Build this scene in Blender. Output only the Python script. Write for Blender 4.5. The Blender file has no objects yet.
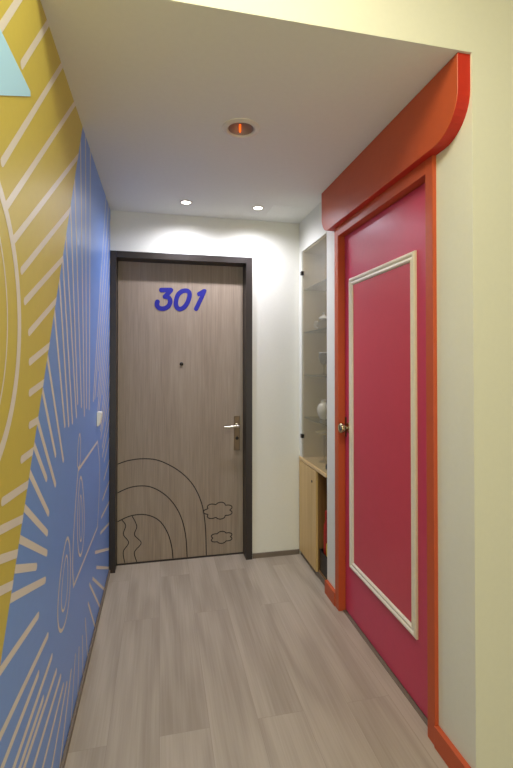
import bpy, bmesh, math, random
from mathutils import Vector, Matrix
random.seed(7)
S = bpy.context.scene
COL = S.collection
PI = math.pi

# ------------------------------------------------------------------ camera, world, exposure, lights
cam_d = bpy.data.cameras.new('camera')
cam = bpy.data.objects.new('camera', cam_d); COL.objects.link(cam); S.camera = cam
cam.location = (0, 0, 1.42)
cam.rotation_euler = (math.radians(90.665), 0, math.radians(-12.36))
cam_d.sensor_fit = 'HORIZONTAL'; cam_d.sensor_width = 36
cam_d.lens = 437.98 / 513 * 36
cam_d.shift_y = -(384 - 355.83) / 513
cam_d.clip_start = 0.02

S.view_settings.view_transform = 'Standard'
S.view_settings.look = 'None'
S.view_settings.gamma = 1
S.view_settings.use_curve_mapping = False
S.view_settings.exposure = 0.17

world = bpy.data.worlds.new('world'); S.world = world; world.use_nodes = True
bg = world.node_tree.nodes['Background']
bg.inputs[0].default_value = (1, .93, .82, 1); bg.inputs[1].default_value = 0.0

def light(name, kind, loc, power, color, rot=(0, 0, 0), **kw):
    d = bpy.data.lights.new(name, kind); d.energy = power; d.color = color
    for k, v in kw.items(): setattr(d, k, v)
    o = bpy.data.objects.new(name, d); COL.objects.link(o); o.location = loc; o.rotation_euler = rot
    return o

WARM = (.98, .97, .80)
FILL = (.92, .99, .95)
COOL = (.95, .955, 1.12)
# ceiling lamps of the room behind the camera
light('room_ceiling_light', 'AREA', (.10, .45, 2.93), 24, WARM, shape='RECTANGLE', size=.7, size_y=.7)
# added soft fill light before the back wall of that room, no window there
light('back_fill_light', 'AREA', (.60, -2.50, 1.15), 28, FILL, rot=(math.radians(90), 0, 0), shape='RECTANGLE', size=1.8, size_y=2.0)
DOWN = [(.158, 2.838), (.632, 2.838)]
for x, y in DOWN:
    light('downlight_lamp', 'SPOT', (x, y, 2.432), 34, COOL, spot_size=math.radians(164), spot_blend=1.0, shadow_soft_size=.025)

# ------------------------------------------------------------------ materials
def lin(c):
    return tuple((v/255/12.92 if v/255 <= .04045 else ((v/255+.055)/1.055)**2.4) for v in c) + (1,)

def mat(name, rgb, rough=.5, metal=0, spec=.5, emit=None, estr=0, coat=0):
    m = bpy.data.materials.new(name); m.use_nodes = True
    b = m.node_tree.nodes['Principled BSDF']
    b.inputs['Base Color'].default_value = lin(rgb)
    b.inputs['Roughness'].default_value = rough
    b.inputs['Metallic'].default_value = metal
    b.inputs['Specular IOR Level'].default_value = spec
    b.inputs['Coat Weight'].default_value = coat
    if emit:
        b.inputs['Emission Color'].default_value = lin(emit); b.inputs['Emission Strength'].default_value = estr
    return m

def noisy(m, scale=(1, 1, 1), nscale=5, amt=.1, bump=0, detail=4, bdist=.002):
    """modulate the base colour a little and bump, in object space"""
    nt = m.node_tree; N = nt.nodes; L = nt.links; b = N['Principled BSDF']
    tc = N.new('ShaderNodeTexCoord'); mp = N.new('ShaderNodeMapping'); mp.inputs['Scale'].default_value = scale
    nz = N.new('ShaderNodeTexNoise'); nz.inputs['Scale'].default_value = nscale; nz.inputs['Detail'].default_value = detail
    L.new(tc.outputs['Object'], mp.inputs[0]); L.new(mp.outputs[0], nz.inputs['Vector'])
    mr = N.new('ShaderNodeMapRange'); mr.inputs['From Min'].default_value = .25; mr.inputs['From Max'].default_value = .75
    mr.inputs['To Min'].default_value = 1-amt; mr.inputs['To Max'].default_value = 1+amt
    L.new(nz.outputs['Fac'], mr.inputs[0])
    mx = N.new('ShaderNodeVectorMath'); mx.operation = 'SCALE'
    mx.inputs[0].default_value = b.inputs['Base Color'].default_value[:3]
    L.new(mr.outputs[0], mx.inputs['Scale']); L.new(mx.outputs[0], b.inputs['Base Color'])
    if bump:
        bp = N.new('ShaderNodeBump'); bp.inputs['Strength'].default_value = bump; bp.inputs['Distance'].default_value = bdist
        L.new(nz.outputs['Fac'], bp.inputs['Height']); L.new(bp.outputs[0], b.inputs['Normal'])
    return m

def wood(name, light_c, dark_c, axis='Z', freq=28, rough=.5, fine=1.0, cathedral=.5, planks=None, bump=.15, streak=.8):
    """straight-grained timber / laminate, grain along the axis, in object space"""
    m = bpy.data.materials.new(name); m.use_nodes = True
    nt = m.node_tree; N = nt.nodes; L = nt.links; b = N['Principled BSDF']
    b.inputs['Roughness'].default_value = rough
    tc = N.new('ShaderNodeTexCoord')
    vec = tc.outputs['Object']; off = None
    if planks:   # board layout (boards run along Y)
        mp0 = N.new('ShaderNodeMapping'); mp0.inputs['Rotation'].default_value = (0, 0, PI/2)
        L.new(vec, mp0.inputs[0])
        br = N.new('ShaderNodeTexBrick'); br.inputs['Scale'].default_value = 1
        br.inputs['Brick Width'].default_value = planks[0]; br.inputs['Row Height'].default_value = planks[1]
        br.inputs['Mortar Size'].default_value = .0007; br.inputs['Mortar Smooth'].default_value = .2
        br.inputs['Color1'].default_value = (0, 0, 0, 1); br.inputs['Color2'].default_value = (1, 1, 1, 1)
        br.inputs['Mortar'].default_value = (.5, .5, .5, 1); br.offset = .37
        L.new(mp0.outputs[0], br.inputs['Vector'])
        sc = N.new('ShaderNodeVectorMath'); sc.operation = 'SCALE'; sc.inputs['Scale'].default_value = 7.3
        L.new(br.outputs['Color'], sc.inputs[0])
        ad = N.new('ShaderNodeVectorMath'); ad.operation = 'ADD'
        L.new(vec, ad.inputs[0]); L.new(sc.outputs[0], ad.inputs[1]); vec = ad.outputs[0]
    k = {'X': (.04, 1, 1), 'Y': (1, .04, 1), 'Z': (1, 1, .04)}[axis]
    def noise(sc_mul, scale, detail, dist=0):
        mp = N.new('ShaderNodeMapping'); mp.inputs['Scale'].default_value = tuple(c if c == 1 else c*sc_mul for c in k)
        L.new(vec, mp.inputs[0])
        n = N.new('ShaderNodeTexNoise'); n.inputs['Scale'].default_value = scale; n.inputs['Detail'].default_value = detail
        n.inputs['Distortion'].default_value = dist
        L.new(mp.outputs[0], n.inputs['Vector']); return n.outputs['Fac']
    n1 = noise(.6, 160*fine, 3)           # pores
    n2 = noise(1.2, freq, 4, .6)          # streaks
    n3 = noise(4, 4.0, 2)                 # cathedral figure, sliced into rings
    mu = N.new('ShaderNodeMath'); mu.operation = 'MULTIPLY'; mu.inputs[1].default_value = 26; L.new(n3, mu.inputs[0])
    sn = N.new('ShaderNodeMath'); sn.operation = 'SINE'; L.new(mu.outputs[0], sn.inputs[0])
    def madd(a, fa, bb=None):
        q = N.new('ShaderNodeMath'); q.operation = 'MULTIPLY_ADD'; L.new(a, q.inputs[0]); q.inputs[1].default_value = fa
        if bb is None: q.inputs[2].default_value = 0
        else: L.new(bb, q.inputs[2])
        return q.outputs[0]
    s = madd(n1, .55); s = madd(n2, streak, s); s = madd(sn.outputs[0], .10*cathedral, s)
    if planks: s = madd(br.outputs['Color'], .10, s)
    rp = N.new('ShaderNodeMapRange'); rp.inputs['From Min'].default_value = .05+streak/2; rp.inputs['From Max'].default_value = .55+streak/2
    L.new(s, rp.inputs[0])
    mx = N.new('ShaderNodeMix'); mx.data_type = 'RGBA'
    mx.inputs['A'].default_value = lin(dark_c); mx.inputs['B'].default_value = lin(light_c)
    L.new(rp.outputs[0], mx.inputs['Factor'])
    out = mx.outputs['Result']
    if planks:
        m2 = N.new('ShaderNodeMix'); m2.data_type = 'RGBA'
        m2.inputs['B'].default_value = lin([c*.94 for c in dark_c])
        L.new(br.outputs['Fac'], m2.inputs['Factor']); L.new(out, m2.inputs['A']); out = m2.outputs['Result']
    L.new(out, b.inputs['Base Color'])
    bp = N.new('ShaderNodeBump'); bp.inputs['Strength'].default_value = bump; bp.inputs['Distance'].default_value = .001
    L.new(s, bp.inputs['Height']); L.new(bp.outputs[0], b.inputs['Normal'])
    return m

def clear_glass(name, tint=(246, 245, 240), refl=1.0):
    m = bpy.data.materials.new(name); m.use_nodes = True
    nt = m.node_tree; N = nt.nodes; L = nt.links; N.clear()
    out = N.new('ShaderNodeOutputMaterial'); tr = N.new('ShaderNodeBsdfTransparent'); gl = N.new('ShaderNodeBsdfGlossy')
    tr.inputs[0].default_value = lin(tint); gl.inputs['Roughness'].default_value = .03
    fr = N.new('ShaderNodeFresnel'); ge = N.new('ShaderNodeNewGeometry'); ir = N.new('ShaderNodeMapRange')      # same reflectance on both sides of the pane
    ir.inputs['To Min'].default_value = 1.45; ir.inputs['To Max'].default_value = 1/1.45
    L.new(ge.outputs['Backfacing'], ir.inputs[0]); L.new(ir.outputs[0], fr.inputs['IOR'])
    mu = N.new('ShaderNodeMath'); mu.operation = 'MULTIPLY'; mu.inputs[1].default_value = refl
    mx = N.new('ShaderNodeMixShader')
    L.new(fr.outputs[0], mu.inputs[0]); L.new(mu.outputs[0], mx.inputs[0]); L.new(tr.outputs[0], mx.inputs[1]); L.new(gl.outputs[0], mx.inputs[2])
    L.new(mx.outputs[0], out.inputs[0])
    return m

M = {}
M['wall'] = noisy(mat('cream_wall_paint', (230, 229, 216), .75, spec=.25), nscale=60, amt=.012, bump=.05)
M['room_wall'] = noisy(mat('room_wall_paint', (219, 215, 196), .75, spec=.25), nscale=60, amt=.012, bump=.05)
M['ceiling'] = noisy(mat('ceiling_paint', (234, 234, 224), .85, spec=.2), nscale=50, amt=.012)
M['floor'] = wood('oak_laminate_floor', (178, 165, 147), (154, 141, 123), 'Y', 26, .42, .8, 1.5, planks=(1.25, .19), streak=.45)
M['leaf'] = wood('grey_oak_door_veneer', (166, 150, 129), (138, 121, 102), 'Z', 70, .5, 1.3, .5, streak=.5)
M['line'] = mat('dark_engraved_line', (34, 26, 22), .6)
M['darkframe'] = noisy(mat('dark_brown_frame_paint', (46, 39, 34), .4), nscale=40, amt=.08)
M['digit'] = noisy(mat('blue_number_paint', (8, 10, 128), .55), nscale=40, amt=.04)
M['blue'] = noisy(mat('mural_blue', (118, 158, 230), .38, spec=.4), nscale=30, amt=.02)
M['yellow'] = noisy(mat('mural_yellow', (208, 188, 82), .48, spec=.4), nscale=30, amt=.02)
M['stripe'] = mat('mural_pale_line', (228, 218, 208), .42, spec=.4)
M['cyan'] = mat('mural_cyan', (182, 228, 255), .5, spec=.4)
M['orange'] = noisy(mat('orange_trim_paint', (194, 84, 42), .46), nscale=25, amt=.03)
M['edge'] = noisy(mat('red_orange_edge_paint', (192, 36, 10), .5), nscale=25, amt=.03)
M['red'] = noisy(mat('crimson_door_paint', (208, 62, 94), .36), nscale=25, amt=.02)
M['redpanel'] = noisy(mat('crimson_panel_paint', (206, 68, 86), .38), nscale=25, amt=.02)
M['mould'] = noisy(mat('ivory_moulding', (236, 226, 206), .45), nscale=50, amt=.03)
M['grey'] = noisy(mat('grey_brown_skirting', (118, 105, 90), .5), nscale=40, amt=.05)
M['steel'] = noisy(mat('brushed_steel', (196, 190, 178), .28, 1), (1, 1, .1), 90, .06)
M['bronze'] = noisy(mat('aged_bronze_plate', (112, 94, 74), .38, .8), (1, 1, .1), 90, .08)
M['brassknob'] = noisy(mat('satin_nickel_knob', (186, 176, 140), .22, 1), nscale=30, amt=.05)
M['dark'] = mat('dark_metal', (38, 34, 30), .4, .6)
M['black'] = noisy(mat('black_plastic', (24, 22, 22), .45), nscale=40, amt=.1)
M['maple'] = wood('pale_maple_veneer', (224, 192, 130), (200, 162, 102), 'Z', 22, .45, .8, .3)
M['mapleshade'] = wood('shaded_maple_interior', (150, 112, 66), (116, 82, 44), 'Z', 22, .5, .8, .3)  # maple darkened and browned to carry the shade inside the compartment
M['mapletop'] = wood('pale_maple_top', (230, 200, 146), (208, 174, 120), 'Y', 22, .4, .8, .3)
M['niche'] = noisy(mat('beige_niche_panel', (204, 184, 150), .6), nscale=30, amt=.03)
M['white'] = noisy(mat('white_plastic', (236, 232, 222), .4), nscale=40, amt=.01)
M['porcelain'] = noisy(mat('white_porcelain', (240, 236, 228), .15), nscale=30, amt=.01)
M['glass'] = clear_glass('clear_glass')
M['shelfglass'] = clear_glass('shelf_glass', (214, 216, 206))
M['lens'] = mat('lit_lamp_lens', (255, 250, 240), .4, emit=(255, 246, 232), estr=14)
M['trimring'] = noisy(mat('lamp_trim_ring', (224, 216, 200), .4), nscale=60, amt=.02)
M['cup'] = noisy(mat('smoked_lamp_reflector', (150, 144, 134), .5, .2), nscale=60, amt=.05)
M['bulb'] = mat('orange_indicator_glow', (255, 120, 40), .4, emit=(255, 90, 20), estr=1.6)
M['redplastic'] = noisy(mat('red_plastic', (170, 40, 24), .35), nscale=30, amt=.05)
M['yellowbag'] = noisy(mat('yellow_wrapper', (226, 196, 30), .4), nscale=30, amt=.08, bump=.4)
M['magenta'] = noisy(mat('magenta_wrapper', (150, 30, 90), .4), nscale=30, amt=.08)
M['maroonshadow'] = mat('dark_gap', (30, 12, 12), .8)
M['ceramic'] = noisy(mat('cream_ceramic', (226, 206, 160), .3), nscale=30, amt=.02)

# ------------------------------------------------------------------ helpers
def obj(name, bm, m, parent=None, smooth=False, kind=None):
    me = bpy.data.meshes.new(name); bm.normal_update(); bm.to_mesh(me); bm.free()
    for mm in (m if isinstance(m, (list, tuple)) else [m]): me.materials.append(mm)
    if smooth:
        for p in me.polygons: p.use_smooth = True
        me.set_sharp_from_angle(angle=math.radians(38))
    o = bpy.data.objects.new(name, me); COL.objects.link(o)
    if parent:
        o.parent = parent
    if kind: o['kind'] = kind
    return o

def thing(name, loc=(0, 0, 0), label=None, cat=None, group=None, kind=None):
    o = bpy.data.objects.new(name, None); COL.objects.link(o); o.location = loc; o.empty_display_size = .05
    tag(o, label, cat, group, kind); return o

def tag(o, label=None, cat=None, group=None, kind=None):
    if label: o['label'] = label
    if cat: o['category'] = cat
    if group: o['group'] = group
    if kind: o['kind'] = kind
    return o

def box(bm, x0, x1, y0, y1, z0, z1, bev=0, mi=0):
    b = bmesh.new()
    bmesh.ops.create_cube(b, size=1)
    for v in b.verts:
        v.co = Vector(((x0+x1)/2+v.co.x*(x1-x0), (y0+y1)/2+v.co.y*(y1-y0), (z0+z1)/2+v.co.z*(z1-z0)))
    if bev: bmesh.ops.bevel(b, geom=list(b.edges), offset=bev, segments=2, affect='EDGES', profile=.6)
    join(bm, b, mi); return bm

def join(bm, b, mi=0, mtx=None):
    mp = {}
    for v in b.verts: mp[v] = bm.verts.new(mtx @ v.co if mtx else v.co)
    for f in b.faces:
        try:
            nf = bm.faces.new([mp[v] for v in f.verts]); nf.material_index = mi if mi else f.material_index
        except ValueError: pass
    b.free()

def boxes(*L, bev=0):
    bm = bmesh.new()
    for a in L: box(bm, *a, bev=bev)
    return bm

def lathe(prof, seg=32, mtx=None, bm=None, mi=0, cap=True):
    """profile of (r, z) revolved round local Z"""
    bm = bm or bmesh.new(); rings = []
    mtx = mtx or Matrix.Identity(4)
    for r, z in prof:
        if r < 1e-6: rings.append([bm.verts.new(mtx @ Vector((0, 0, z)))])
        else: rings.append([bm.verts.new(mtx @ Vector((r*math.cos(2*PI*i/seg), r*math.sin(2*PI*i/seg), z))) for i in range(seg)])
    for a, b in zip(rings, rings[1:]):
        for i in range(seg):
            j = (i+1) % seg
            if len(a) == 1 and len(b) == 1: continue
            if len(a) == 1: f = bm.faces.new([a[0], b[i], b[j]])
            elif len(b) == 1: f = bm.faces.new([a[i], a[j], b[0]])
            else: f = bm.faces.new([a[i], a[j], b[j], b[i]])
            f.material_index = mi
    if cap:
        for rg in (rings[0], rings[-1]):
            if len(rg) > 1:
                f = bm.faces.new(rg); f.material_index = mi
    return bm

def tube(pts, rad, seg=12, bm=None):
    bm = bm or bmesh.new(); pts = [Vector(p) for p in pts]; rings = []
    for i, p in enumerate(pts):
        t = (pts[min(i+1, len(pts)-1)] - pts[max(i-1, 0)]).normalized()
        u = t.cross(Vector((0, 0, 1)));
        if u.length < 1e-3: u = t.cross(Vector((0, 1, 0)))
        u.normalize(); w = t.cross(u)
        r = rad[i] if isinstance(rad, (list, tuple)) else rad
        rings.append([bm.verts.new(p + (u*math.cos(2*PI*k/seg) + w*math.sin(2*PI*k/seg))*r) for k in range(seg)])
    for a, b in zip(rings, rings[1:]):
        for k in range(seg): bm.faces.new([a[k], a[(k+1) % seg], b[(k+1) % seg], b[k]])
    bm.faces.new(rings[0]); bm.faces.new(rings[-1])
    return bm

def prism(bm, poly, axis, a, b, mi=0):
    """extrude a 2D polygon (the two remaining axes in order) from a to b along axis"""
    def P(p, t): return {'X': (t, p[0], p[1]), 'Y': (p[0], t, p[1]), 'Z': (p[0], p[1], t)}[axis]
    va = [bm.verts.new(P(p, a)) for p in poly]; vb = [bm.verts.new(P(p, b)) for p in poly]
    n = len(poly); F = [bm.faces.new(va), bm.faces.new(vb[::-1])]
    for i in range(n): F.append(bm.faces.new([va[i], vb[i], vb[(i+1) % n], va[(i+1) % n]]))
    for f in F: f.material_index = mi
    bmesh.ops.recalc_face_normals(bm, faces=F)
    return bm

def smooth_path(P, n=8, closed=False):
    P = [Vector((a, b)) for a, b in P]; out = []; N = len(P)
    rng = range(N) if closed else range(N-1)
    for i in rng:
        if closed: a, b, c, d = P[i-1], P[i], P[(i+1) % N], P[(i+2) % N]
        else: a, b, c, d = P[max(i-1, 0)], P[i], P[i+1], P[min(i+2, N-1)]
        for k in range(n):
            t = k/n
            out.append(.5*((2*b) + (c-a)*t + (2*a-5*b+4*c-d)*t*t + (3*b-a-3*c+d)*t**3))
    if not closed: out.append(P[-1])
    return out

def ribbon(pts, w, closed=False, cap=6):
    """outline polygon quads of a stroke; returns list of 2D polygons"""
    pts = [Vector(p) for p in pts]; n = len(pts); Ls = []; Rs = []
    for i, p in enumerate(pts):
        a = pts[i-1] if (i > 0 or closed) else p; b = pts[(i+1) % n] if (i < n-1 or closed) else p
        t = (b-a).normalized() if (b-a).length > 1e-9 else Vector((1, 0)); nn = Vector((-t.y, t.x))
        ww = w[0]+(w[1]-w[0])*i/(n-1) if isinstance(w, tuple) else w
        Ls.append(p+nn*ww/2); Rs.append(p-nn*ww/2)
    out = []
    for i in range(n if closed else n-1):
        j = (i+1) % n; out.append([Rs[i], Rs[j], Ls[j], Ls[i]])
    if not closed and cap:
        for e, s in ((0, -1), (n-1, 1)):
            t = (pts[min(e+1, n-1)]-pts[max(e-1, 0)]).normalized()*s; nn = Vector((-t.y, t.x))
            r = (Ls[e]-Rs[e]).length/2
            out.append([pts[e]+nn*math.cos(PI*k/cap)*r+t*math.sin(PI*k/cap)*r for k in range(cap+1)])
    return out

def clip(poly, n, c):
    """keep the side n.p <= c"""
    out = []
    for i, p in enumerate(poly):
        q = poly[(i+1) % len(poly)]; dp = n.dot(p)-c; dq = n.dot(q)-c
        if dp <= 0: out.append(p)
        if dp*dq < 0: out.append(p + (q-p)*(dp/(dp-dq)))
    return out

# ------------------------------------------------------------------ the shell
XL, YE, XR, C, Y0 = -.3357, 3.1035, 1.0055, 2.4423, 1.2536
RC = 3.0                       # ceiling of the room behind the camera
XB = 2.7; YB = -2.6            # its far side and back
obj('floor', boxes((XL-.1, XB+.1, YB-.1, 3.4, -.06, 0)), M['floor'], kind='structure')

# corridor ceiling with a square cut for the recessed fixture
hx, hy, hs = .343, 1.885, .056
obj('ceiling', boxes((XL, hx-hs, Y0+.1, YE, C, C+.1), (hx+hs, 1.45, Y0+.1, YE, C, C+.1), (hx-hs, hx+hs, Y0+.1, hy-hs, C, C+.1),
    (hx-hs, hx+hs, hy+hs, YE, C, C+.1), (XL, 1.45, Y0+.1, YE, C+.1, C+.12), (XL, XR, Y0+.0006, Y0+.1, C, C+.05),
    (XL-.1, XB+.1, YB-.1, Y0, RC, RC+.1)), M['ceiling'], kind='structure')

# wall facing the room: the pier right of the corridor mouth and the band above the corridor ceiling
obj('wall_front', boxes((XR+.0006, XB, Y0, Y0+.1, 0, RC), (XL, XR+.0006, Y0, Y0+.1, C+.0006, RC)), M['room_wall'], kind='structure')
obj('wall_right', boxes((XR, 1.12, Y0+.0006, 1.470, 0, C), (XR, 1.12, 1.470, 2.370, 2.160, C), (XR, 1.45, 2.370, 2.555, 0, C),
    (XR, 1.45, 2.555, YE, 2.2167, C), (1.38, 1.45, 2.555, YE, 0, 2.2167), (XR, 1.38, 3.045, YE, .7215, 2.2167)), M['wall'], kind='structure')
obj('wall_back', boxes((XL, -.312, YE, 3.3, 0, 2.6), (.638, 1.5, YE, 3.3, 0, 2.6), (-.312, .638, YE, 3.3, 2.158, 2.6)), M['wall'], kind='structure')
obj('wall_room_right', boxes((XB, XB+.1, YB, Y0+.1, 0, RC)), M['wall'], kind='structure')
obj('wall_room_back', boxes((XL, XB, YB-.1, YB, 0, RC)), M['wall'], kind='structure')

# ------------------------------------------------------------------ left wall with its painted mural
bm = boxes((XL-.1, XL, YB, 3.3, 0, RC))
BZ, BS, BY = .805, 1.72, 1.069           # boundary between yellow and blue: z = BZ + BS*(y-BY)
nb = Vector((-BS, 1)); nb_len = nb.length; nb /= nb_len; cb = (BZ-BS*BY)/nb_len      # yellow side: nb.p >= cb
def wall_poly(poly, mi, lift):
    if len(poly) < 3: return
    try:
        f = bm.faces.new([bm.verts.new((XL+lift, p[0], p[1])) for p in poly]); f.material_index = mi
        f.normal_update()
        if f.normal.x < 0: f.normal_flip()
    except ValueError: pass
FULL = [Vector((YB, 0)), Vector((YE, 0)), Vector((YE, RC)), Vector((YB, RC))]
wall_poly(clip(FULL, nb, cb), 1, .0006)
wall_poly(clip(FULL, -nb, -cb), 2, .0006)
LIFT = [.0008]
def stroke(polys, side, mi=3, lift=None):
    LIFT[0] += .000006; lift = lift or LIFT[0]      # each painted stroke lies a hair over the last
    for q in polys:
        q = clip(q, nb, cb) if side == 'blue' else (clip(q, -nb, -cb) if side == 'yellow' else q)
        for n_, c_ in ((Vector((1, 0)), YE-.001), (Vector((0, 1)), RC), (Vector((0, -1)), 0), (Vector((-1, 0)), -YB)):
            if len(q) > 2: q = clip(q, n_, c_)
        wall_poly(q, mi, lift)
def ray(inner, outer, w, side, ext=2.5):
    a = Vector(inner); b = Vector(outer); d = (b-a).normalized()
    stroke(ribbon([a, a+d*ext], w, cap=5), side)
# blue burst: (outer point, inner end) of each ray in wall coordinates (depth, height)
BR = [((1.248, 1.131), (1.455, .952)), ((1.194, 1.060), (1.441, .897)), ((1.155, .995), (1.436, .839)), ((1.118, .937), (1.322, .850)),
      ((1.093, .880), (1.419, .766)), ((1.046, .753), (1.345, .703)), ((1.048, .612), (1.454, .580)),
      ((1.187, .535), (1.350, .536)), ((1.189, .466), (1.508, .481)), ((1.218, .390), (1.570, .392)), ((1.297, .315), (1.636, .328)),
      ((1.279, .424), (1.403, .427)), ((1.397, .225), (1.679, .267)), ((1.516, .125), (1.740, .230)), ((1.670, .066), (1.821, .220)),
      ((1.319, 1.262), (1.543, 1.016)), ((1.290, 1.194), (1.428, 1.065)), ((1.370, 1.344), (1.543, 1.113)), ((1.426, 1.442), (1.661, 1.070)),
      ((1.530, 1.553), (1.685, 1.189)), ((1.630, 1.562), (1.752, 1.181)), ((1.702, 1.569), (1.824, 1.182)), ((1.783, 1.576), (1.906, 1.195)),
      ((1.859, 1.583), (1.932, 1.246)), ((1.950, 1.590), (2.021, 1.225)), ((2.050, 1.600), (2.096, 1.177)), ((2.135, 1.609), (2.155, 1.207)),
      ((2.235, 1.618), (2.235, 1.191))]
for o_, i_ in BR: ray(i_, o_, .020, 'blue')
cx, cz = 2.10, .56
for k, ang in enumerate([68, 64.5, 61, 57.5, 54, 50.5, 47, 43.5, 40, 36.5, 33, 29, 25]):
    r0 = .66 + .10*((k*37) % 7)/7 if ang > 50 else .70+.06*((k*5) % 3)/3
    if 40 < ang < 75: r0 += .05
    if k % 4 == 2: r0 += .16
    d = Vector((math.cos(math.radians(ang)), math.sin(math.radians(ang))))
    a = Vector((cx, cz))+d*r0; ray(a, a+d, .019, 'blue')
for o_, i_ in [((3.054, .176), (2.457, .407)), ((3.104, .028), (2.508, .305)), ((2.789, .052), (2.369, .313)), ((2.581, .073), (2.27, .332)), ((2.41, .068), (2.231, .261))]:
    ray(i_, o_, .017, 'blue')
for ang, r0 in [(19, .66), (11, .62), (3, .55), (-5, .5), (-13, .48)]:
    d = Vector((math.cos(math.radians(ang)), math.sin(math.radians(ang)))); a = Vector((cx, cz))+d*(r0+.1); ray(a, a+d, .017, 'blue')
for ang, r0 in [(-112, .36), (-98, .36), (-85, .36), (-72, .34)]:
    d = Vector((math.cos(math.radians(ang)), math.sin(math.radians(ang)))); a = Vector((cx-.06, cz))+d*r0; ray(a, a+d, .014, 'blue')
# yellow stripes
YR = [((1.02, 2.13), (1.137, 2.284)), ((1.165, 2.146), (1.393, 2.414)), ((1.035, 1.848), (1.611, 2.443)), ((1.068, 1.767), (1.833, 2.435)),
      ((1.102, 1.693), (1.921, 2.269)), ((1.175, 1.642), (1.508, 1.84)), ((1.203, 1.57), (1.628, 1.773)),
      ((1.241, 1.494), (1.491, 1.597)), ((1.248, 1.417), (1.433, 1.462)), ((1.25, 1.336), (1.361, 1.352)), ((1.251, 1.251), (1.297, 1.253)),
      ((1.184, 1.176), (1.238, 1.177)), ((1.052, 1.114), (1.191, 1.104)), ((1.04, 1.057), (1.168, 1.032)), ((1.041, .994), (1.123, .968)),
      ((1.03, .93), (1.09, .91))]
for i_, o_ in YR: ray(i_, o_, .020, 'yellow', 1.6)
# big pale outline loops in the yellow field
loop = [(.86+.30*math.cos(t), 1.50+.34*math.sin(t)) for t in [2*PI*k/24 for k in range(24)]]
stroke(ribbon(smooth_path(loop, 3, True), .028, True), 'yellow')
loop = [(.84+.235*math.cos(t), 1.50+.29*math.sin(t)) for t in [2*PI*k/24 for k in range(24)]]
stroke(ribbon(smooth_path(loop, 3, True), .007, True), 'yellow')
# cyan pennant
stroke([[Vector((.55, 1.71)), Vector((1.214, 2.098)), Vector((1.238, 2.112)), Vector((1.236, 2.124)), Vector((.55, 2.124))]], 'yellow', 4, .0020)
# plain kite-like sheet outline and leaf loops in the burst
def art(P, w=.010, n=6, closed=False, straight=False):
    pts = [Vector(p) for p in P] if straight else smooth_path(P, n, closed)
    stroke(ribbon(pts, w, closed), 'blue')
art([(1.95, .965), (2.525, .980)], .014, straight=True); art([(2.525, .980), (2.60, .86), (2.61, .74), (2.57, .60), (2.53, .512)], .014)
art([(2.53, .512), (1.86, .527)], .014, straight=True); art([(1.86, .527), (1.84, .62), (1.86, .74), (1.91, .88), (1.95, .965)], .014)
def leaf_loop(cx_, cz_, L_, W_, a, w=.012):
    ca, sa = math.cos(a), math.sin(a); P = []
    for k in range(20):
        t = 2*PI*k/20; x = L_*math.cos(t); y = W_*math.sin(t)*(1-.25*math.cos(t))
        P.append((cx_+x*ca-y*sa, cz_+x*sa+y*ca))
    art(P, w, 3, True)
leaf_loop(1.70, .62, .15, .10, math.radians(75)); leaf_loop(1.70, .62, .09, .05, math.radians(75), .009)
leaf_loop(2.02, .75, .17, .08, math.radians(95)); leaf_loop(2.02, .74, .10, .035, math.radians(95), .009)
leaf_loop(1.97, 1.04, .07, .035, math.radians(80), .010)
obj('wall_left', bm, [M['wall'], M['blue'], M['yellow'], M['stripe'], M['cyan']], kind='structure')

# ------------------------------------------------------------------ skirtings and trims
obj('baseboard_left', boxes((XL+.002, XL+.012, YB, YE-.025, 0, .028), bev=.001), M['grey'], kind='structure')
obj('baseboard_back', boxes((.650, XR-.004, YE-.010, YE, 0, .034), bev=.001), M['grey'], kind='structure')
bm = boxes((XR-.020, XR, Y0, 1.449, 0, .078), (XR-.020, XR, 2.394, 2.548, 0, .078), bev=.002)
obj('baseboard_right', bm, M['orange'], kind='structure')
obj('baseboard_front', boxes((XR+.002, XB, Y0-.010, Y0, 0, .034), bev=.001), M['grey'], kind='structure')
# curved header board over the red door
def arc(cx_, cz_, rx, rz, a0, a1, n=10): return [(cx_+rx*math.cos(a0+(a1-a0)*k/n), cz_+rz*math.sin(a0+(a1-a0)*k/n)) for k in range(n+1)]
hb = 2.189
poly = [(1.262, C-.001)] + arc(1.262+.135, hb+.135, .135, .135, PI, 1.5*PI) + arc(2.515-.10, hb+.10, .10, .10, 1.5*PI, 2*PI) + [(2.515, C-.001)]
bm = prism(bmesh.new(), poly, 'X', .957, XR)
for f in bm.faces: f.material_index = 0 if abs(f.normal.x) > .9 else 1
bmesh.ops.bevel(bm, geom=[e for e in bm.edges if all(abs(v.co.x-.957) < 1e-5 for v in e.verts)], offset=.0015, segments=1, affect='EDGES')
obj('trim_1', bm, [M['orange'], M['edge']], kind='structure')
obj('trim_2', boxes((1.016, XR+.10, 1.496, 2.342, 0, .004)), M['grey'], kind='structure')

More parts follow.
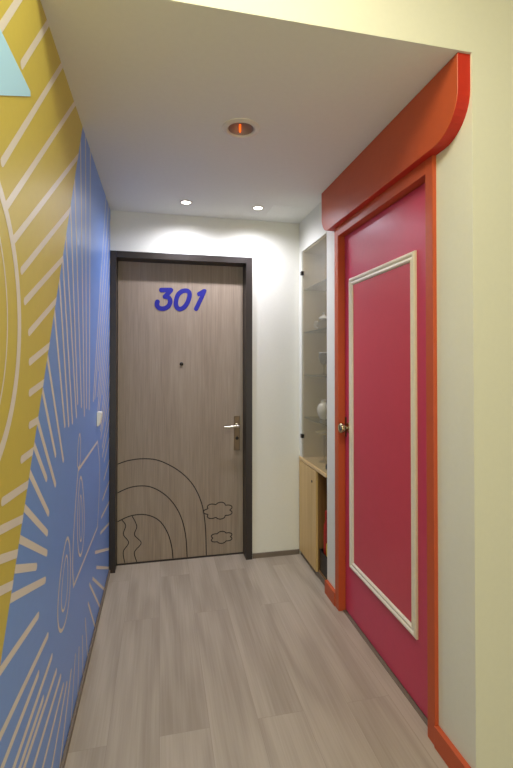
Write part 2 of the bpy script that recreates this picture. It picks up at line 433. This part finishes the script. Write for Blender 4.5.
# ------------------------------------------------------------------ end door "301"
door = thing('door_1', (.15, YE, 0), 'grey oak veneered entrance door in dark frame numbered 301 at corridor end', None, kind='structure')
def sub(name, bm, m, parent, **k):
    # geometry is written in world coordinates; shift it into the parent's frame
    off = Vector((0, 0, 0)); p = parent
    while p: off += p.location; p = p.parent
    bmesh.ops.translate(bm, vec=-off, verts=bm.verts)
    return obj(name, bm, m, parent, **k)
FY = YE-.020
bm = boxes((-.3335, -.2930, FY, 3.245, 0, 2.165), (.600, .6450, FY, 3.245, 0, 2.165), bev=.002)
box(bm, -.2930, .600, FY, 3.245, 2.121, 2.165, bev=.002)
box(bm, -.2930, .600, 3.19, 3.245, 0, .006)
sub('door_frame', bm, M['darkframe'], door)
LY = 3.198
bm = boxes((-.2915, .5985, LY, LY+.045, .008, 2.1195), bev=.001)
DL = [.0004]
def dline(P, w=.0070, n=8, closed=False, straight=False):
    pts = [Vector(p) for p in P] if straight else smooth_path(P, n, closed)
    DL[0] += .00002
    for q in ribbon(pts, w, closed, 4):
        q = clip(q, Vector((-1, 0)), .2905); q = clip(q, Vector((0, -1)), -.010) if len(q) > 2 else q
        if len(q) < 3: continue
        f = bm.faces.new([bm.verts.new((p[0], LY-DL[0], p[1])) for p in q]); f.material_index = 1; f.normal_update()
        if f.normal.y > 0: f.normal_flip()
# plain line drawing: overlapping hills, a path and two clouds
dline([(-.292, .700), (-.218, .722), (-.119, .730), (-.019, .715), (.084, .664), (.166, .601), (.229, .528), (.275, .44), (.305, .34), (.322, .20), (.328, .012)])
dline([(-.292, .500), (-.218, .530), (-.139, .540), (-.058, .525), (.030, .470), (.10, .39), (.15, .29), (.18, .16), (.19, .012)])
dline([(-.292, .300), (-.20, .335), (-.10, .335), (-.01, .290), (.05, .20), (.08, .10), (.09, .012)])
def cloud(cx_, cz_, w_, h_, n):
    P = []
    for k in range(n*6):
        t = 2*PI*k/(n*6); q = .80+.24*abs(math.sin(n*t/2)); P.append((cx_+w_*q*math.cos(t), cz_+h_*q*math.sin(t)))
    dline(P, n=2, closed=True)
cloud(.415, .325, .105, .060, 7)
cloud(.440, .130, .080, .042, 6)
dline([(-.16, .012), (-.175, .08), (-.13, .14), (-.175, .20), (-.16, .26), (-.19, .33)], .0055)
dline([(-.24, .012), (-.25, .09), (-.215, .15), (-.25, .21), (-.235, .27), (-.262, .312)], .0055)
leaf = sub('door_leaf', bm, [M['leaf'], M['line']], door)
# digits
D3a = [(.004, 1.926), (.038, 1.928), (.072, 1.929)]
D3b = [(.072, 1.929), (.052, 1.903), (.030, 1.880)]
D3c = [(.030, 1.880), (.050, 1.878), (.064, 1.864), (.067, 1.843), (.058, 1.818), (.040, 1.801), (.018, 1.794), (-.006, 1.796), (-.022, 1.810), (-.026, 1.828), (-.022, 1.842)]
D0 = [(.175, 1.928), (.148, 1.921), (.123, 1.897), (.110, 1.862), (.107, 1.826), (.118, 1.802), (.137, 1.794), (.163, 1.806), (.186, 1.836), (.201, 1.875), (.204, 1.907), (.194, 1.924)]
D1 = [(.258, 1.903), (.262, 1.893), (.270, 1.889), (.280, 1.893), (.236, 1.802), (.236, 1.791), (.245, 1.784), (.256, 1.783), (.266, 1.791),
      (.325, 1.922), (.327, 1.934), (.321, 1.943), (.310, 1.945), (.300, 1.942), (.264, 1.919), (.258, 1.912)]
def digit(strokes):
    bm = bmesh.new()
    y0, y1 = LY-.0030, LY-.0002
    for n_, (P, cl) in enumerate(strokes):
        y0 = LY-.0030-.0002*n_
        Q = ribbon(smooth_path(P, 5, cl) if cl != 'poly' else P, .0325, cl is True, 8) if cl != 'poly' else None
        if cl == 'poly': prism(bm, P, 'Y', y0, y1)
        elif cl:      # closed ring of shared quads
            R = [[bm.verts.new((q[k].x, y, q[k].y)) for k in (0, 3) for y in (y0, y1)] for q in Q]
            for a, b in zip(R, R[1:]+R[:1]):
                for i, j in ((0, 1), (1, 3), (3, 2), (2, 0)): bm.faces.new([a[i], a[j], b[j], b[i]])
        else:
            body, c0, c1 = Q[:-2], Q[-2], Q[-1]
            out = [q[0] for q in body] + [body[-1][1]] + list(c1[1:-1])[::1 if (c1[0]-body[-1][1]).length < (c1[-1]-body[-1][1]).length else -1]
            out += [q[2] for q in body[::-1]] + [body[0][3]] + list(c0[1:-1])[::1 if (c0[0]-body[0][3]).length < (c0[-1]-body[0][3]).length else -1]
            prism(bm, out, 'Y', y0, y1)
    bmesh.ops.triangulate(bm, faces=[f for f in bm.faces if len(f.verts) > 4])
    bmesh.ops.recalc_face_normals(bm, faces=bm.faces)
    return bm
sub('door_number', digit([(D3a, False), (D3b, False), (D3c, False)]), M['digit'], door)['label'] = 'blue painted numeral 3'
sub('door_number', digit([(D0, True)]), M['digit'], door)['label'] = 'blue painted numeral 0'
sub('door_number', digit([(D1, 'poly')]), M['digit'], door)['label'] = 'blue painted numeral 1'
RXm = lambda x, y, z: Matrix.Translation((x, y, z)) @ Matrix.Rotation(PI/2, 4, 'X')     # local +Z looks towards -Y
bm = lathe([(0, .010), (.005, .010), (.007, .009), (.011, .007), (.013, .003), (.013, 0)], 20, RXm(.148, LY, 1.398))
sub('peephole', bm, M['dark'], door, smooth=True)
hp = sub('handle_plate', boxes((.530, .574, LY-.009, LY, .762, 1.014), bev=.0025), M['bronze'], door)
bm = lathe([(0, .058), (.010, .056), (.010, .012), (.017, .009), (.017, 0)], 20, RXm(.551, LY-.009, .945))
tube([(.556, LY-.060, .946), (.530, LY-.062, .946), (.500, LY-.061, .944), (.470, LY-.058, .941), (.452, LY-.054, .939)], [.010, .010, .0095, .009, .008], 14, bm)
sub('lever', bm, M['steel'], hp, smooth=True)['label'] = 'shiny steel lever'
bm = lathe([(0, .004), (.010, .004), (.012, .002), (.012, 0)], 20, RXm(.552, LY-.009, .852))
box(bm, .5505, .5535, LY-.0136, LY-.0128, .846, .858)
sub('keyhole', bm, M['dark'], hp, smooth=True)

# ------------------------------------------------------------------ crimson door
rd = thing('door_2', (XR, 1.89, 0), 'crimson panelled door with ivory moulding in orange frame, right wall', None, kind='structure')
XF = .990
bm = boxes((XF, 1.09, 1.449, 1.496, 0, 2.190), (XF, 1.09, 2.342, 2.394, 0, 2.190), bev=.002)
box(bm, XF, 1.09, 1.496, 2.342, 2.136, 2.190, bev=.002)
sub('door_frame', bm, M['orange'], rd)
XD = 1.031
bm = boxes((XD, XD+.040, 1.498, 2.340, .010, 2.133), bev=.0015)
lf = sub('door_leaf', bm, M['red'], rd)
# raised moulding, profile swept round a mitred rectangle
def moulding(y0, y1, z0, z1, w, prof):
    bm = bmesh.new(); R = []
    for t, h_ in prof:      # t: inset from the outer edge, h_: height above the leaf
        R.append([bm.verts.new((XD-h_, y, z)) for y, z in ((y0+t, z0+t), (y1-t, z0+t), (y1-t, z1-t), (y0+t, z1-t))])
    for a, b in zip(R, R[1:]):
        for i in range(4): bm.faces.new([a[i], a[(i+1) % 4], b[(i+1) % 4], b[i]])
    bmesh.ops.recalc_face_normals(bm, faces=bm.faces); return bm
prof = [(0, 0), (0, .008), (.006, .013), (.012, .014), (.018, .011), (.021, .008), (.026, .009), (.032, .011), (.037, .008), (.040, .004), (.040, 0)]
sub('moulding', moulding(1.618, 2.264, .282, 1.876, .04, prof), M['mould'], rd)
sub('door_panel', boxes((XD-.0025, XD, 1.660, 2.222, .324, 1.834), bev=.0008), M['redpanel'], rd)
KX = lambda x, y, z: Matrix.Translation((x, y, z)) @ Matrix.Rotation(-PI/2, 4, 'Y')      # local +Z looks towards -X
kr = sub('rosette', lathe([(0, .007), (.024, .007), (.030, .004), (.031, 0)], 28, KX(XD, 2.285, 1.046)), M['brassknob'], rd, smooth=True)
bm = lathe([(.010, .004), (.009, .022), (.012, .026), (.020, .030), (.026, .037), (.028, .045), (.026, .053), (.019, .059), (.010, .061), (0, .0615)], 28, KX(XD, 2.285, 1.046))
sub('door_knob', bm, M['brassknob'], rd, smooth=True)
sub('latch_plate', boxes((XD-.0015, XD+.001, 2.318, 2.3395, .99, 1.10)), M['bronze'], rd)

# ------------------------------------------------------------------ built-in low cabinet
cab = thing('low_cabinet', (1.19, 2.83, 0), 'low pale maple cabinet in the recess between the end wall and orange door frame', 'cabinet')
CX0, CX1, CY0, CY1 = 1.018, 1.375, 2.560, 3.094
bm = boxes((CX0, CX1, CY0, CY0+.016, .035, .698), (CX0, CX1, 2.737, 2.753, .035, .698), (CX0, CX1, CY1-.016, CY1, .035, .698),
           (CX1-.012, CX1, CY0, CY1, .035, .698), (CX0, CX1, CY0, CY1, .035, .050))
sub('carcass', bm, M['mapleshade'], cab)
sub('plinth', boxes((1.014, 1.03, CY0, CY1, 0, .036)), M['grey'], cab)
sub('worktop', boxes((.998, CX1, CY0, CY1, .698, .7205), bev=.003), M['mapletop'], cab)
cd = sub('cabinet_door', boxes((.9995, 1.0155, 2.738, CY1-.002, .036, .694), bev=.0012), M['maple'], cab)
bm = lathe([(0, .003), (.005, .0035), (.008, .0025), (.009, 0)], 20, KX(.9995, 2.815, .608)); 
sub('lock', bm, M['dark'], cd, smooth=True)

# things in the open compartment
bm = bmesh.new()
bx0, bx1, by0, by1 = 1.022, 1.20, 2.585, 2.728
for a in ((bx0, bx0+.004, by0, by1), (bx1-.004, bx1, by0, by1), (bx0, bx1, by0, by0+.004), (bx0, bx1, by1-.004, by1)): box(bm, *a, .0515, .185)
box(bm, bx0, bx1, by0, by1, .0505, .0545)
box(bm, bx0-.003, bx1+.003, by0-.003, by0+.003, .180, .188, bev=.001); box(bm, bx0-.003, bx1+.003, by1-.003, by1+.003, .180, .188, bev=.001)
box(bm, bx0-.003, bx0+.003, by0, by1, .180, .188, bev=.001); box(bm, bx1-.003, bx1+.003, by0, by1, .180, .188, bev=.001)
tag(obj('storage_bin', bm, M['black']), 'black open storage bin on the floor of the cabinet compartment', 'bin')
bottle = thing('spray_bottle', (1.056, 2.690, .0555), 'red slim bottle standing in the black bin, inside the cabinet', 'bottle')
def T(x, y, z): return Matrix.Translation((x, y, z))
sub('bottle_body', lathe([(0, 0), (.019, 0), (.021, .004), (.021, .27), (.019, .30), (.011, .325), (.009, .345), (0, .345)], 24, T(1.056, 2.690, .0555)), M['redplastic'], bottle, smooth=True)
sub('cap', lathe([(.011, .335), (.012, .338), (.012, .385), (.010, .392), (0, .392)], 20, T(1.056, 2.690, .0555)), M['redplastic'], bottle, smooth=True)
bm = bmesh.new(); box(bm, 1.033, 1.076, 2.600, 2.652, .0555, .262, bev=.008)
for v in bm.verts:
    if v.co.z > .2: v.co.y += (v.co.y-2.626)*-.4; v.co.x += .003*math.sin(v.co.y*300)
tag(obj('snack_packet', bm, M['yellowbag'], smooth=True), 'yellow packet standing in the black bin in front of the red bottle', 'packet')
bm = bmesh.new(); box(bm, 1.10, 1.15, 2.62, 2.68, .0555, .215, bev=.006)
tag(obj('carton', bm, M['magenta']), 'magenta carton standing in the black bin behind the yellow packet', 'box')

# ------------------------------------------------------------------ glass display niche above
dc = thing('display_case', (1.19, 2.80, .7205), 'glass-fronted display case with glass shelves above the low maple cabinet', 'display case')
DY0, DY1, DX1 = 2.560, 3.040, 1.375
bm = boxes((1.014, DX1, DY1-.008, DY1, .722, 2.214), (DX1-.008, DX1, DY0, DY1, .722, 2.214), (1.014, DX1, DY0, DY0+.008, .722, 2.214), (1.014, DX1, DY0, DY1, 2.206, 2.214))
sub('lining', bm, M['niche'], dc)
gd = sub('glass_door', boxes((1.001, 1.006, DY0+.002, DY1-.004, .727, 2.211), bev=.0006), M['glass'], dc)
for z in (2.056, .878):
    bm = boxes((.993, .998+.016, 3.014, 3.044, z-.014, z+.014), bev=.002)
    sub('hinge', bm, M['dark'], gd)
SH = [1.935, 1.626, 1.318, 1.012]
for z in SH:
    sub('glass_shelf', boxes((1.020, DX1-.009, DY0+.009, DY1-.009, z-.004, z+.004), bev=.0008), M['shelfglass'], dc)

# pieces on the shelves: only their left edges clear the wall strip
IX, IY = 1.106, 2.865
tp = thing('glass_teapot', (IX, IY, SH[1]+.0045), 'clear glass teapot with white lid on the second shelf of the display case', 'teapot')
z0 = SH[1]+.0045
sub('teapot_body', lathe([(.026, 0), (.040, .008), (.047, .03), (.045, .055), (.032, .078), (.028, .082), (.026, .080), (.042, .052), (.044, .03), (.036, .010), (0, .006)], 32, T(IX, IY, z0), cap=False), M['glass'], tp, smooth=True)
sub('lid', lathe([(0, .080), (.034, .080), (.036, .086), (.026, .096), (.010, .103), (.008, .112), (.013, .120), (0, .126)], 28, T(IX, IY, z0)), M['porcelain'], tp, smooth=True)
sub('handle', tube([(IX-.044*math.cos(a)*1.0, IY+.030, z0+.04+.03*math.sin(a)) for a in [0]] + [(IX-.043, IY+.004, z0+.062), (IX-.062, IY+.006, z0+.060), (IX-.068, IY+.006, z0+.040), (IX-.060, IY+.006, z0+.022), (IX-.042, IY+.004, z0+.018)][0:5], .004, 10), M['porcelain'], tp, smooth=True)
def goblet(z, x, y, h, label):
    g = thing('drinking_glass', (x, y, z), label, 'glass')
    sub('bowl', lathe([(.004, h*.45), (.020, h*.5), (.034, h*.64), (.036, h*.8), (.032, h), (.030, h), (.034, h*.8), (.032, h*.65), (.018, h*.52), (0, h*.48)], 28, T(x, y, z), cap=False), M['glass'], g, smooth=True)
    sub('stem', lathe([(0, 0), (.032, 0), (.032, .003), (.008, .008), (.004, .02), (.004, h*.46), (0, h*.46)], 28, T(x, y, z)), M['glass'], g, smooth=True)
    sub('rim', lathe([(.0290, h-.003), (.0335, h-.003), (.0335, h+.003), (.0290, h+.003)], 28, T(x, y, z)), M['porcelain'], g, smooth=True)
goblet(SH[2]+.0045, IX, IY, .155, 'stemmed drinking glass on the third shelf of the display case')
bm = lathe([(.016, 0), (.028, .004), (.042, .03), (.048, .06), (.045, .085), (.034, .105), (.022, .114), (.020, .128), (.024, .134), (.020, .134), (.016, .126), (.018, .112), (.03, .1), (.04, .08), (.042, .05), (.03, .014), (0, .010)], 32, T(IX, IY, SH[3]+.0045), cap=False)
tag(obj('vase', bm, M['porcelain'], smooth=True), 'small round white vase on the lowest shelf of the display case', 'vase')
st = thing('serving_stand', (1.105, 2.85, .7210), 'cream pedestal stand with flat round top on the maple counter', 'stand')
sub('plate', lathe([(0, .196), (.050, .196), (.060, .203), (.062, .208), (.058, .208), (.048, .202), (0, .202)], 32, T(1.108, 2.862, .7210)), M['ceramic'], st, smooth=True)
sub('pedestal', lathe([(0, 0), (.040, 0), (.040, .004), (.012, .012), (.007, .03), (.006, .17), (.012, .197), (0, .197)], 24, T(1.108, 2.862, .7210)), M['glass'], st, smooth=True)
bm = lathe([(0, 0), (.010, 0), (.011, .002), (.011, .026), (.008, .032), (.003, .034), (0, .034)], 20, T(1.052, 2.672, .7210))
tag(obj('small_jar', bm, M['black'], smooth=True), 'tiny black jar at the near end of the maple counter', 'jar')

# ------------------------------------------------------------------ ceiling fittings
for i, (x, y) in enumerate(DOWN):
    t = thing('downlight', (x, y, C), ['lit white recessed downlight nearer the blue mural wall', 'lit white recessed downlight nearer the orange header board'][i], 'ceiling light', 'lit downlights before the entrance door')
    FL = T(x, y, C) @ Matrix.Rotation(PI, 4, 'X')
    sub('trim_ring', lathe([(.026, 0), (.040, 0), (.041, .002), (.036, .005), (.028, .005), (.026, .002)], 36, FL, cap=False), M['trimring'], t, smooth=True)
    sub('lens', lathe([(.0275, .0006), (.0275, .003), (.015, .005), (0, .0055)], 32, FL), M['lens'], t, smooth=True)
t = thing('recessed_fixture', (hx, hy, C), 'large round recessed fixture with a small orange glow, mid ceiling', 'ceiling light')
FL = T(hx, hy, C) @ Matrix.Rotation(PI, 4, 'X')
sub('trim_ring', lathe([(.055, -.004), (.057, .004), (.062, .008), (.074, .007), (.083, .003), (.084, 0)], 48, FL, cap=False), M['trimring'], t, smooth=True)
sub('reflector', lathe([(.055, .002), (.052, -.012), (.042, -.028), (.026, -.038), (0, -.041)], 40, FL, cap=False), M['cup'], t, smooth=True)
sub('indicator', lathe([(.004, -.038), (.0045, -.024), (.0045, -.006), (.003, -.002), (0, 0)], 16, T(hx+.002, hy+.034, C) @ Matrix.Rotation(PI, 4, 'X')), M['bulb'], t, smooth=True)
bm = boxes((.722, .935, 2.775, 3.02, C-.0012, C))
tag(obj('access_hatch', bm, M['ceiling']), 'faint square access hatch in the ceiling right of the downlights', 'hatch')

# ------------------------------------------------------------------ switch box on the mural wall
sw = thing('wall_switch', (XL, 2.54, 1.10), 'small white wall switch box on the blue mural near the entrance door', 'switch')
bm = prism(bmesh.new(), [(XL+.0022, 1.067), (XL+.014, 1.071), (XL+.025, 1.134), (XL+.022, 1.142), (XL+.0022, 1.144)], 'Y', 2.485, 2.545)
bmesh.ops.bevel(bm, geom=list(bm.edges), offset=.0015, segments=2, affect='EDGES')
sub('housing', bm, M['white'], sw)
bm = prism(bmesh.new(), [(XL+.0150, 1.082), (XL+.0185, 1.082), (XL+.0255, 1.126), (XL+.0225, 1.126)], 'Y', 2.500, 2.530)
sub('rocker', bm, M['white'], sw)
